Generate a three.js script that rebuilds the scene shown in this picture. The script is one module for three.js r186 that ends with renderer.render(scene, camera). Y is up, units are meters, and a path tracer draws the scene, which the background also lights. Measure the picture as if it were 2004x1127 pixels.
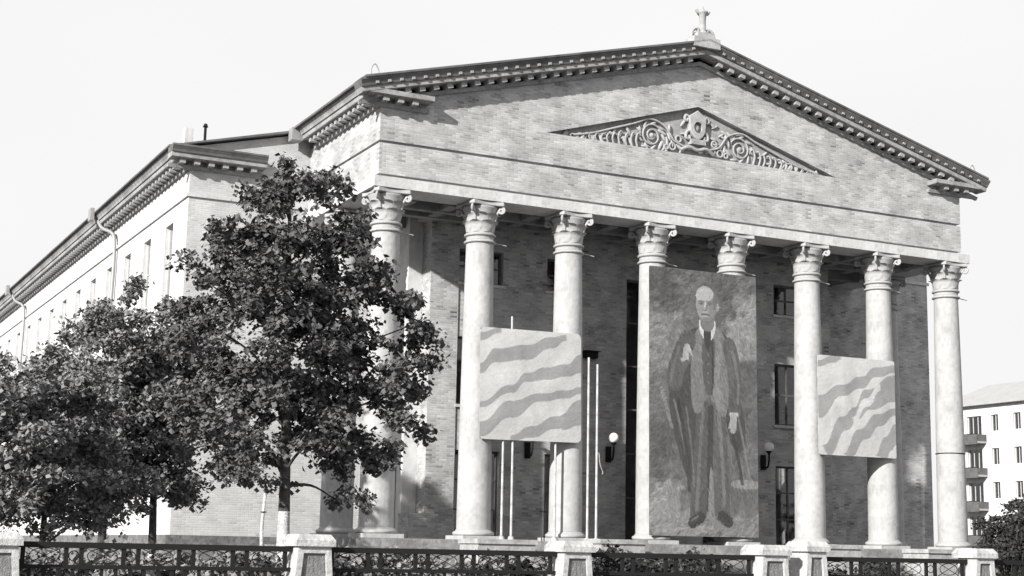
import * as THREE from 'three';
import { mergeGeometries } from 'three/addons/utils/BufferGeometryUtils.js';

// ---------------------------------------------------------------- camera, sky, sun, exposure
const scene = new THREE.Scene();
const camera = new THREE.PerspectiveCamera(21.42, 1024 / 576, 0.1, 600);
camera.rotation.order = 'YXZ';
camera.rotation.set(0.171496, -0.463939, 0.0190158);
camera.position.set(-17.516, 1.648, 44.002);

const renderer = new THREE.WebGLRenderer({ antialias: true });
renderer.setSize(1024, 576);
renderer.toneMapping = THREE.LinearToneMapping;
renderer.toneMappingExposure = 1.7;
renderer.shadowMap.enabled = true;

const SKY = 0.545;                                   // even white haze
{
  const w = 256, h = 128, hz = noiser(5), d = new Float32Array(w * h * 4);
  for (let i = 0; i < w * h; i++) { const u = (i % w) / w, v = Math.floor(i / w) / h; d[4 * i] = d[4 * i + 1] = d[4 * i + 2] = SKY * (1 + 0.05 * (hz(u, v, 16) - 0.5) + 0.04 * (hz(u, v, 50) - 0.5)); d[4 * i + 3] = 1; }
  const t = new THREE.DataTexture(d, w, h, THREE.RGBAFormat, THREE.FloatType);
  t.mapping = THREE.EquirectangularReflectionMapping; t.magFilter = THREE.LinearFilter; t.needsUpdate = true;
  scene.background = t; scene.environment = t;
}
const sunAz = THREE.MathUtils.degToRad(63), sunEl = THREE.MathUtils.degToRad(23);   // azimuth counted from the facade's normal towards its left end
const sunDir = new THREE.Vector3(-Math.sin(sunAz) * Math.cos(sunEl), Math.sin(sunEl), Math.cos(sunAz) * Math.cos(sunEl));
const sun = new THREE.DirectionalLight(0xfffdf8, 5);
sun.position.copy(sunDir).multiplyScalar(120).add(new THREE.Vector3(8, 0, 5));
sun.target.position.set(8, 0, 5);
sun.castShadow = true; sun.shadow.radius = 2; sun.shadow.mapSize.set(4096, 4096);
Object.assign(sun.shadow.camera, { left: -70, right: 90, top: 60, bottom: -60, near: 1, far: 320 });
scene.add(sun, sun.target);

// ---------------------------------------------------------------- helpers
const Y0 = 2.29;                                    // height of the column shafts' feet above the street
const V = (x, y, z) => new THREE.Vector3(x, y, z);
function rng(s) { return () => { s |= 0; s = s + 0x6D2B79F5 | 0; let t = Math.imul(s ^ s >>> 15, 1 | s); t = t + Math.imul(t ^ t >>> 7, 61 | t) ^ t; return ((t ^ t >>> 14) >>> 0) / 4294967296; }; }
const taken = {};
function numbered(n) { const k = taken[n] = (taken[n] ?? -1) + 1; return k ? n + '_' + String(k).padStart(3, '0') : n; }

// tileable value noise
function noiser(seed) {
  const r = rng(seed), N = 256, tab = new Float32Array(N * N); for (let i = 0; i < N * N; i++) tab[i] = r();
  return (u, v, f) => {
    const x = u * f, y = v * f, xi = Math.floor(x), yi = Math.floor(y); let a = x - xi, b = y - yi; a = a * a * (3 - 2 * a); b = b * b * (3 - 2 * b);
    const g = (i, j) => tab[((j % f + f) % f) * N + ((i % f + f) % f)];
    return (g(xi, yi) * (1 - a) + g(xi + 1, yi) * a) * (1 - b) + (g(xi, yi + 1) * (1 - a) + g(xi + 1, yi + 1) * a) * b;
  };
}
const s8 = (l) => { l = Math.max(0, Math.min(1, l)); return Math.round(255 * (l <= 0.0031308 ? 12.92 * l : 1.055 * Math.pow(l, 1 / 2.4) - 0.055)); };
function greyTex(size, fn, srgb = true) {
  const d = new Uint8Array(size * size * 4);
  for (let j = 0; j < size; j++) for (let i = 0; i < size; i++) {
    const v = fn(i / size, j / size, i, j), o = 4 * (j * size + i), c = srgb ? s8(v) : Math.max(0, Math.min(255, Math.round(255 * v)));
    d[o] = d[o + 1] = d[o + 2] = c; d[o + 3] = 255;
  }
  const t = new THREE.DataTexture(d, size, size); t.wrapS = t.wrapT = THREE.RepeatWrapping; t.magFilter = THREE.LinearFilter; t.minFilter = THREE.LinearMipmapLinearFilter; t.generateMipmaps = true;
  if (srgb) t.colorSpace = THREE.SRGBColorSpace; t.needsUpdate = true; return t;
}
function canvasTex(w, h, draw) {
  const c = document.createElement('canvas'); c.width = w; c.height = h; draw(c.getContext('2d'), w, h);
  const t = new THREE.CanvasTexture(c); t.colorSpace = THREE.SRGBColorSpace; t.anisotropy = 4; return t;
}
function mat(opt, tile = 4) { const m = opt.specularIntensity === undefined ? new THREE.MeshStandardMaterial(opt) : new THREE.MeshPhysicalMaterial(opt); m.userData.tile = tile; return m; }
const grey = (v) => new THREE.Color().setRGB(v, v, v);

// brick: 8 m x 8 m of courses 78 mm high and bricks 260 mm long
function brickMaps(base, spread, joint, patch, seed) {
  const n = noiser(seed), r = rng(seed + 7), rows = 104, cols = 30, tone = [], f = 1 / rows;
  for (let j = 0; j < rows; j++) { tone[j] = []; for (let i = 0; i < cols; i++) { const q = r(); tone[j][i] = (r() - 0.5) * spread + (q > 0.94 ? spread * 0.9 : q < 0.12 ? -spread * 0.9 : 0); } }
  const at = (u, v) => { const y = v * rows, j = Math.floor(y) % rows, x = u * cols + (j % 2) * 0.5, i = Math.floor(x) % cols; return { i, j, fx: x - Math.floor(x), fy: y - Math.floor(y) }; };
  const map = greyTex(1024, (u, v) => {
    const b = at(u, v), edge = Math.min(b.fx, 1 - b.fx) * 0.26 < 0.008 || Math.min(b.fy, 1 - b.fy) * 0.078 < 0.007;
    const cu = (b.i + 0.5 - (b.j % 2) * 0.5) / cols, cv = (Math.floor(b.j / 2) * 2 + 1) / rows, blot = (n(cu, cv, 24) - 0.5) * patch * 0.9 - Math.max(0, n(cu + 0.2, cv, 40) - 0.62) * patch * 2.0;
    const big = blot + (n(u, v, 7) - 0.5) * patch * 0.45 + (n(u, v, 90) - 0.5) * patch * 0.3;
    return edge ? joint + big * 0.7 : base + tone[b.j][b.i] + big + (n(u, v, 200) - 0.5) * 0.04;
  });
  const bump = greyTex(1024, (u, v) => { const b = at(u, v), e = Math.min(Math.min(b.fx, 1 - b.fx) * 0.26, Math.min(b.fy, 1 - b.fy) * 0.078); return Math.min(1, e / 0.012) * 0.8 + n(u, v, 230) * 0.2; }, false);
  return { map, bumpMap: bump, bumpScale: 0.006 };
}
function renderMap(base, seed, a = 0.05, streak = 0.0) {       // plaster, concrete, paint: grain and blotches
  const n = noiser(seed);
  return greyTex(512, (u, v) => base + (n(u, v, 6) - 0.5) * a + (n(u, v, 26) - 0.5) * a * 0.9 + (n(u, v, 180) - 0.5) * a * 0.8 - Math.max(0, n(u, v, 14) - 0.7) * a * 2.5 - streak * Math.max(0, n(u, v * 0.25, 60) - 0.6));
}
const bumpNoise = greyTex(512, ((n) => (u, v) => n(u, v, 120) * 0.5 + n(u, v, 40) * 0.5)(noiser(91)), false);
const M = {
  brick: mat({ ...brickMaps(0.345, 0.055, 0.36, 0.17, 11), roughness: 0.92 }, 8),
paleBrick: mat({ ...brickMaps(0.42, 0.04, 0.43, 0.09, 29), roughness: 0.92 }, 8),
  footing: mat({ map: renderMap(0.13, 62, 0.08), bumpMap: bumpNoise, bumpScale: 0.01, roughness: 0.95 }, 3),
  cornice: mat({ map: renderMap(0.25, 34, 0.1, 0.1), bumpMap: bumpNoise, bumpScale: 0.004, roughness: 0.92 }, 3),
  plaster: mat({ map: renderMap(0.5, 31, 0.08, 0.14), bumpMap: bumpNoise, bumpScale: 0.006, roughness: 0.95 }, 5),
  trim: mat({ map: renderMap(0.45, 33, 0.09, 0.12), bumpMap: bumpNoise, bumpScale: 0.004, roughness: 0.92 }, 3),
  column: mat({ map: renderMap(0.345, 37, 0.06, 0.08), bumpMap: bumpNoise, bumpScale: 0.006, roughness: 0.9 }, 3),
  carved: mat({ map: renderMap(0.31, 41, 0.1), bumpMap: bumpNoise, bumpScale: 0.004, roughness: 0.92 }, 2),
  panel: mat({ map: renderMap(0.25, 43, 0.07), bumpMap: bumpNoise, bumpScale: 0.006, roughness: 0.95 }, 3),
  roof: mat({ map: renderMap(0.10, 53, 0.04), roughness: 0.75, metalness: 0.1 }, 4),
  paving: mat({ map: renderMap(0.18, 59, 0.1), bumpMap: bumpNoise, bumpScale: 0.01, roughness: 0.95 }, 4),
  steps: mat({ map: renderMap(0.2, 61, 0.09, 0.1), bumpMap: bumpNoise, bumpScale: 0.008, roughness: 0.95 }, 3),
  glass: mat({ color: grey(0.9), roughness: 0.04, transmission: 1, thickness: 0, ior: 1.5, specularIntensity: 1 }),
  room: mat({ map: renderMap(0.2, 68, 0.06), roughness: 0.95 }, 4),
  frame: mat({ color: grey(0.42), roughness: 0.7 }),
  darkWood: mat({ map: renderMap(0.08, 67, 0.03), roughness: 0.8 }, 2),
  iron: mat({ color: grey(0.014), roughness: 0.9, specularIntensity: 0.3 }),
  whitePaint: mat({ map: renderMap(0.38, 71, 0.1), roughness: 0.8 }, 1),
  tin: mat({ color: grey(0.3), roughness: 0.55, metalness: 0.3 }),
  globe: mat({ color: grey(0.8), roughness: 0.25 }),
  grass: mat({ map: renderMap(0.09, 73, 0.05), roughness: 1 }, 3),
  asphalt: mat({ map: renderMap(0.09, 79, 0.03), bumpMap: bumpNoise, bumpScale: 0.01, roughness: 0.95 }, 4),
  bark: mat({ map: renderMap(0.07, 83, 0.06), bumpMap: bumpNoise, bumpScale: 0.02, roughness: 1 }, 0.6),
  lime: mat({ map: renderMap(0.55, 89, 0.25), bumpMap: bumpNoise, bumpScale: 0.02, roughness: 1 }, 0.6),
  leaf: mat({ vertexColors: true, roughness: 0.7, side: THREE.DoubleSide }),
  flats: mat({ map: renderMap(0.5, 97, 0.08), roughness: 0.95 }, 6),
  slate: mat({ map: renderMap(0.3, 101, 0.03), roughness: 0.9 }, 4),
};
// uv in metres on the axis each face points along
function metres(g, tile) {
  const p = g.attributes.position, n = g.attributes.normal, uv = new Float32Array(p.count * 2);
  for (let i = 0; i < p.count; i++) {
    const ax = Math.abs(n.getX(i)), ay = Math.abs(n.getY(i)), az = Math.abs(n.getZ(i));
    const a = az >= ax && az >= ay ? p.getX(i) : ax >= ay ? p.getZ(i) : p.getX(i), b = ay > ax && ay > az ? p.getZ(i) : p.getY(i);
    uv[2 * i] = a / tile + 0.013; uv[2 * i + 1] = b / tile + 0.007;
  }
  g.setAttribute('uv', new THREE.BufferAttribute(uv, 2)); return g;
}
function join(list) { list = list.map((g) => (g.index ? g.toNonIndexed() : g)); list.forEach((g) => { for (const k of Object.keys(g.attributes)) if (!['position', 'normal', 'uv'].includes(k)) g.deleteAttribute(k); }); return list.length > 1 ? mergeGeometries(list) : list[0]; }
function part(name, geo, m, parent, keepUV) {
  if (Array.isArray(geo)) geo = join(geo);
  if (!keepUV && (m.map || m.bumpMap)) metres(geo, m.userData.tile);
  const o = new THREE.Mesh(geo, m); o.name = parent === scene ? numbered(name) : name; o.castShadow = o.receiveShadow = true;
  if (parent) parent.add(o); return o;
}
function again(mesh, parent, pos, quat) { const o = mesh.clone(); parent.add(o); if (pos) o.position.copy(pos); if (quat) o.quaternion.copy(quat); return o; }
function thing(name, label, category, pos = [0, 0, 0], group) { const g = new THREE.Group(); g.name = numbered(name); g.position.set(...pos); g.userData = { label, category }; if (group) g.userData.group = group; scene.add(g); return g; }
function structure(o) { o.userData.kind = 'structure'; return o; }
const bx = (x0, x1, y0, y1, z0, z1) => new THREE.BoxGeometry(x1 - x0, y1 - y0, z1 - z0).translate((x0 + x1) / 2, (y0 + y1) / 2, (z0 + z1) / 2);
function prismXZ(pts, y0, y1) { const s = new THREE.Shape(pts.map(([x, z]) => new THREE.Vector2(x, -z))); return new THREE.ExtrudeGeometry(s, { depth: y1 - y0, bevelEnabled: false }).rotateX(-Math.PI / 2).translate(0, y0, 0); }
// a profile (a outwards, b up) drawn along a x b for a length
function moulding(profile, origin, aDir, bDir, L) {
  const g = new THREE.ExtrudeGeometry(new THREE.Shape(profile.map(([a, b]) => new THREE.Vector2(a, b))), { depth: L, bevelEnabled: false });
  const l = aDir.clone().cross(bDir);
  return g.applyMatrix4(new THREE.Matrix4().makeBasis(aDir, bDir, l).setPosition(origin));
}
function tube(pts, r, seg = 24, rs = 8, closed = false) { return new THREE.TubeGeometry(new THREE.CatmullRomCurve3(pts, closed), seg, r, rs, closed); }
function rod(a, b, r, r2 = r, seg = 8) { const d = b.clone().sub(a), L = d.length(), g = new THREE.CylinderGeometry(r2, r, L, seg); g.applyQuaternion(new THREE.Quaternion().setFromUnitVectors(V(0, 1, 0), d.normalize())); return g.translate((a.x + b.x) / 2, (a.y + b.y) / 2, (a.z + b.z) / 2); }
// wall with openings, in its own (u, v) plane, thickness t
function pierced(u0, u1, v0, v1, holes, t) {
  const s = new THREE.Shape([[u0, v0], [u1, v0], [u1, v1], [u0, v1]].map(([a, b]) => new THREE.Vector2(a, b)));
  for (const [a0, a1, b0, b1] of holes) s.holes.push(new THREE.Path([[a0, b0], [a0, b1], [a1, b1], [a1, b0]].map(([a, b]) => new THREE.Vector2(a, b))));
  return new THREE.ExtrudeGeometry(s, { depth: t, bevelEnabled: false });
}

// ---------------------------------------------------------------- ground
structure(part('ground', new THREE.PlaneGeometry(900, 900).rotateX(-Math.PI / 2).translate(0, 0, -100), M.grass, scene));
structure(part('forecourt_paving', bx(-3, 26, -0.05, 0.012, 3, 22), M.paving, scene));
structure(part('pavement', bx(-60, 60, -0.1, 0.13, 24.6, 31), M.paving, scene));
structure(part('road', bx(-80, 80, -0.2, 0.008, 31, 60), M.asphalt, scene));

// ---------------------------------------------------------------- the columned hall
const hall = thing('columned_hall', 'large brick public hall with a columned portico and a broad low pediment', 'building');
const H = (name, geo, m, keepUV) => { const o = part(name, geo, m, hall, keepUV); o.position.y = Y0; return o; };
const W0 = -0.47, W1 = 23.57, XC = 11.55, ZF = 0.4, ZW = -6.3;     // portico faces, centre line, main wall
const L0 = -4.75, L1 = 27.85, ZB = -52;                            // main block

const U = (o) => [[W0 - o, ZF + o], [W1 + o, ZF + o], [W1 + o, ZW + 0.01], [W1 - 1, ZW + 0.01], [W1 - 1, -0.6], [W0 + 1, -0.6], [W0 + 1, ZW + 0.01], [W0 - o, ZW + 0.01]];
H('architrave', prismXZ(U(0.22), 10.56, 10.9), M.trim);
H('architrave_groove', prismXZ(U(-0.1), 10.9, 11.03), M.brick);
H('frieze', prismXZ(U(0), 11.03, 12.03), M.brick);
H('frieze_groove', prismXZ(U(-0.1), 12.03, 12.12), M.brick);
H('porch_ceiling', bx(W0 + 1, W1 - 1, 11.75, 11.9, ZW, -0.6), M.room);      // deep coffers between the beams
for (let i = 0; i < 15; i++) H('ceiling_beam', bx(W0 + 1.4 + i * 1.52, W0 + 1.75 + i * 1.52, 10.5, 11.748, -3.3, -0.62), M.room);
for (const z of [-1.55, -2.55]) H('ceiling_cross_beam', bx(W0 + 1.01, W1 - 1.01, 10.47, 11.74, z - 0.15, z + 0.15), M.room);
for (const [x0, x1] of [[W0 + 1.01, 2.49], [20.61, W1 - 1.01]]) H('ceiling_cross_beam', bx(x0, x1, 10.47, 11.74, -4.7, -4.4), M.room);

// pediment
const slope = (17.2 - 13.84) / (XC + 1.25), TH = Math.atan(slope), cT = Math.cos(TH), sT = Math.sin(TH);
const rakeTop = (x) => 13.84 + slope * (x < XC ? x + 1.25 : 2 * XC - x + 1.25), rakeBase = (x) => rakeTop(x) - 0.66 / cT;
{
  const s = new THREE.Shape([[W0, 12.12], [W1, 12.12], [W1, rakeBase(W1) + 0.1], [XC, rakeBase(XC) + 0.1], [W0, rakeBase(W0) + 0.1]].map(([a, b]) => new THREE.Vector2(a, b)));
  s.holes.push(new THREE.Path([[5.5, 13.2], [XC, 15.0], [17.6, 13.2]].map(([a, b]) => new THREE.Vector2(a, b))));
  H('pediment_wall', new THREE.ExtrudeGeometry(s, { depth: 0.55, bevelEnabled: false }).translate(0, 0, ZF - 0.55), M.brick);
  H('upper_side_wall', bx(W0, W0 + 0.5, 12.12, 13.32, ZW + 0.01, ZF - 0.55), M.brick);
  H('upper_side_wall', bx(W1 - 0.5, W1, 12.12, 13.32, ZW + 0.01, ZF - 0.55), M.brick);
}
// cornices
const bedP = [[0, -0.02], [0.1, -0.02], [0.14, 0.1], [0, 0.1]], coronaP = [[0, 0.25], [0.53, 0.25], [0.55, 0.27], [0.55, 0.42], [0, 0.42]], cymaP = [[0, 0.42], [0.6, 0.42], [0.62, 0.5], [0.67, 0.58], [0.7, 0.62], [0.7, 0.68], [0, 0.68]];
const blockGeo = metres(join([new THREE.BoxGeometry(0.2, 0.14, 0.42).translate(0, 0.07, 0.23), new THREE.BoxGeometry(0.26, 0.03, 0.46).translate(0, 0.155, 0.25)]), 2);
const nubGeo = metres(new THREE.BoxGeometry(0.1, 0.075, 0.07), 2);
function cornice(name, origin, a, b, L, opts = {}) {
  const root = opts.root ?? (() => { const o = new THREE.Group(); o.name = name; hall.add(o); o.position.y = Y0; return o; })();
  const fix = (g) => { if (opts.mitre) { const l = a.clone().cross(b), p = g.attributes.position; for (let i = 0; i < p.count; i++) { const q = V(p.getX(i), p.getY(i), p.getZ(i)); const t = q.clone().sub(origin).dot(l); if (Math.abs(t - (opts.mitreAtStart ? 0 : L)) < 1e-4) { q.addScaledVector(l, (XC - q.x) / l.x); p.setXYZ(i, q.x, q.y, q.z); } } g.computeVertexNormals(); } return g; };
  part('bed_moulding', fix(moulding(bedP, origin, a, b, L)), M.cornice, root);
  part('corona', fix(moulding(coronaP, origin, a, b, L)), M.cornice, root);
  if (!opts.noCyma) part('roof_edge', fix(moulding(cymaP, origin, a, b, L)), opts.edgeMat ?? M.roof, root);
  const l = a.clone().cross(b), q = new THREE.Quaternion().setFromRotationMatrix(new THREE.Matrix4().makeBasis(b.clone().cross(a), b, a));
  const P = opts.pitch ?? 0.5, n = Math.floor((L - 0.3) / P), off = (L - (n - 1) * P) / 2;
  const pm = new THREE.Mesh(blockGeo, M.cornice); pm.name = 'modillion'; pm.castShadow = pm.receiveShadow = true;
  for (let i = 0; i < n && !opts.noBlocks; i++) again(pm, root, origin.clone().addScaledVector(l, off + i * P).addScaledVector(b, 0.09), q);
  if (opts.nubs) { const nm = new THREE.Mesh(nubGeo, M.cornice); nm.name = 'dentil'; nm.castShadow = nm.receiveShadow = true; const nn = Math.floor((L - 0.3) / 0.42), o2 = (L - (nn - 1) * 0.42) / 2; for (let i = 0; i < nn; i++) again(nm, root, origin.clone().addScaledVector(l, o2 + i * 0.42).addScaledVector(b, 0.49).addScaledVector(a, 0.635), q); }
  return root;
}
const LR = (XC + 1.25) / cT, nL = V(-sT, cT, 0), nR = V(sT, cT, 0), zA = V(0, 0, 1);
cornice('raking_cornice', V(XC, rakeBase(XC), ZF + 0.01), zA, nL, LR, { mitre: true, mitreAtStart: true, nubs: true });
cornice('raking_cornice', V(2 * XC + 1.25, rakeBase(-1.25), ZF + 0.01), zA, nR, LR, { mitre: true, nubs: true });
cornice('eave_cornice', V(W0, 13.2, ZF - 0.002), V(-1, 0, 0), V(0, 1, 0), ZF - ZW - 0.7, { edgeMat: M.cornice, pitch: 0.42 });
cornice('eave_cornice', V(W1, 13.2, ZW + 0.7), V(1, 0, 0), V(0, 1, 0), ZF - ZW - 0.7, { edgeMat: M.cornice, pitch: 0.42 });
cornice('cornice_return', V(1.15, 13.2, ZF - 0.002), zA, V(0, 1, 0), 1.15 - W0 + 0.59, { noCyma: true });
cornice('cornice_return', V(W1 + 0.59, 13.2, ZF - 0.002), zA, V(0, 1, 0), 1.15 - W0 + 0.59, { noCyma: true });
{ // portico roof sheets
  const sheet = (x0, x1) => { const y0 = rakeTop(x0) + 0.015, y1 = rakeTop(x1) + 0.015; const s = new THREE.Shape([[x0, y0], [x1, y1], [x1, y1 + 0.07], [x0, y0 + 0.07]].map(([a, b]) => new THREE.Vector2(a, b))); return new THREE.ExtrudeGeometry(s, { depth: 14 + 1.15, bevelEnabled: false }).translate(0, 0, -14); };
  H('roof_slope', sheet(-1.3, XC), M.roof); H('roof_slope', sheet(XC, 2 * XC + 1.3), M.roof);
}

// relief in the pediment recess
{
  const R = new THREE.Group(); R.name = 'pediment_relief'; hall.add(R); R.position.y = Y0;
  const zp = 0.19;
  part('relief_panel', bx(5, 18.1, 13.0, 15.1, ZF - 0.56 - 0.02, zp), M.panel, R);
  const z = zp + 0.09, P2 = (x, y, dz = 0) => V(XC + x, y, z + dz);
  const sh = new THREE.Shape(); sh.moveTo(-0.34, 14.62); sh.quadraticCurveTo(-0.2, 14.7, 0, 14.84); sh.quadraticCurveTo(0.2, 14.7, 0.34, 14.62); sh.lineTo(0.28, 14.1); sh.quadraticCurveTo(0.2, 13.9, 0, 13.82); sh.quadraticCurveTo(-0.2, 13.9, -0.28, 14.1); sh.closePath();
  const hole = new THREE.Path(); hole.absellipse(0, 14.25, 0.17, 0.2, 0, Math.PI * 2, true); sh.holes.push(hole);
  part('shield', new THREE.ExtrudeGeometry(sh, { depth: 0.16, bevelEnabled: true, bevelSize: 0.03, bevelThickness: 0.03, bevelSegments: 2 }).translate(XC, 0, zp), M.carved, R);
  part('boss', new THREE.SphereGeometry(0.14, 14, 10).scale(1, 1.15, 0.6).translate(XC, 14.25, zp + 0.05), M.carved, R);
  for (const s of [-1, 1]) {
    part('shield_scroll', tube([P2(s * 0.3, 14.6), P2(s * 0.45, 14.66), P2(s * 0.5, 14.52), P2(s * 0.42, 14.46), P2(s * 0.38, 14.54)], 0.055), M.carved, R);
    part('shield_scroll', tube([P2(s * 0.26, 14.15), P2(s * 0.42, 14.05), P2(s * 0.45, 13.85), P2(s * 0.3, 13.82), P2(s * 0.32, 13.95)], 0.06), M.carved, R);
    // big spiral
    const pts = []; for (let k = 0; k <= 40; k++) { const a = k / 40 * Math.PI * 4.0, r = 0.43 * (1 - k / 48); pts.push(P2(s * (1.85 - r * Math.cos(a + 0.5)), 13.72 + r * Math.sin(a + 0.5), -0.03)); }
    part('spiral', tube(pts, 0.036, 90, 6), M.carved, R);
    part('spiral_eye', new THREE.SphereGeometry(0.1, 12, 8).scale(1, 1, 0.6).translate(XC + s * 1.85, 13.72, z - 0.03), M.carved, R);
    part('stem', tube([P2(s * 0.5, 13.5), P2(s * 0.95, 13.66), P2(s * 1.3, 14.1), P2(s * 1.9, 14.3), P2(s * 2.6, 14.04), P2(s * 3.4, 13.76), P2(s * 4.3, 13.45), P2(s * 5.0, 13.3)], 0.04, 50), M.carved, R);
    const rl = rng(s > 0 ? 61 : 62), leafG = metres(new THREE.SphereGeometry(1, 8, 6).scale(0.055, 0.17, 0.05), 2);
    for (let k = 0; k < 12; k++) {   // curved ribs that shrink towards the corner
      const x = 2.4 + k * 0.235 + rl() * 0.05, h = 0.6 * (1 - k / 14) * (0.85 + rl() * 0.25), y0 = 13.23;
      part('curled_leaf', tube([P2(s * x, y0, -0.03), P2(s * (x + 0.06), y0 + h * 0.5), P2(s * (x - 0.02), y0 + h * 0.9), P2(s * (x - 0.12), y0 + h * 0.8, -0.02)], 0.042 - k * 0.0015, 12, 6), M.carved, R);
    }
    for (let k = 0; k < 46; k++) {   // leaves between the scrolls
      const x = 0.5 + Math.pow(rl(), 1.3) * 4.9, top = 14.9 - x * 0.3 - 0.12, y = 13.26 + rl() * Math.max(0.05, top - 13.34), dx = x - 1.85, dy = y - 13.72;
      if (dx * dx + dy * dy < 0.2) continue;
      const o = part('leaf', leafG, M.carved, R, true); o.position.set(XC + s * x, y, zp + 0.03 + rl() * 0.03); o.rotation.z = rl() * 6.3; const q = 0.7 + rl() * 0.6; o.scale.set(q, q, 1);
    }
    for (let k = 0; k < 9; k++) { const a = k / 9 * Math.PI * 2, o = part('leaf', leafG, M.carved, R, true); o.position.set(XC + s * 1.85 + Math.cos(a) * 0.5, 13.72 + Math.sin(a) * 0.47, zp + 0.03); o.rotation.z = a + 0.6; if (o.position.y < 13.3) o.position.y = 13.32; }
    for (const [x, y, r] of [[0.75, 13.75, 0.11], [1.0, 13.45, 0.12], [1.25, 13.4, 0.08]]) part('rosette', new THREE.TorusGeometry(r, 0.04, 7, 14).translate(XC + s * x, y, zp + 0.06), M.carved, R);
  }
  part('ribbon', bx(XC - 0.3, XC + 0.3, 13.62, 13.8, zp, zp + 0.22), M.carved, R);
  part('ribbon', tube([P2(-0.7, 13.36), P2(-0.35, 13.5, 0.05), P2(0, 13.42, 0.06), P2(0.35, 13.5, 0.05), P2(0.7, 13.36)], 0.07, 24), M.carved, R);
}

// ridge ornament
{
  const o = new THREE.Group(); o.name = 'ridge_ornament'; hall.add(o); o.position.set(XC - 0.12, Y0 + 17.2, 0.85);
  part('pedestal', [bx(-0.55, 0.55, -0.25, 0.12, -0.3, 0.3), bx(-0.36, 0.36, 0.12, 0.3, -0.24, 0.24)], M.carved, o);
  for (const s of [-1, 1]) part('scroll', tube([V(s * 0.5, 0.12, 0), V(s * 0.4, 0.42, 0), V(s * 0.22, 0.5, 0), V(s * 0.2, 0.34, 0), V(s * 0.32, 0.3, 0)], 0.06), M.carved, o);
  part('vase', new THREE.LatheGeometry([[0, 0.28], [0.2, 0.28], [0.2, 0.36], [0.12, 0.42], [0.11, 0.8], [0.13, 1.0], [0.2, 1.08], [0.21, 1.14], [0.1, 1.18], [0.06, 1.26], [0, 1.3]].map(([a, b]) => new THREE.Vector2(a, b)), 16), M.carved, o);
  part('cross_arm', tube([V(-0.27, 1.2, 0), V(-0.2, 1.1, 0), V(0, 1.07, 0), V(0.2, 1.1, 0), V(0.27, 1.2, 0)], 0.055), M.carved, o);
  part('tip', rod(V(0, 1.25, 0), V(0, 1.38, 0), 0.03, 0.015), M.carved, o);
}
for (const [x, s] of [[-0.85, -1], [23.95, 1]]) { const o = H('corner_ornament', tube([V(x - 0.1, rakeTop(-0.85) + 0.05, 0.75), V(x - 0.12, rakeTop(-0.85) + 0.35, 0.75), V(x, rakeTop(-0.85) + 0.5, 0.75), V(x + 0.12, rakeTop(-0.85) + 0.3, 0.75), V(x + 0.14, rakeTop(-0.85) + 0.05, 0.75)], 0.022, 20, 6), M.tin); }

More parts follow.
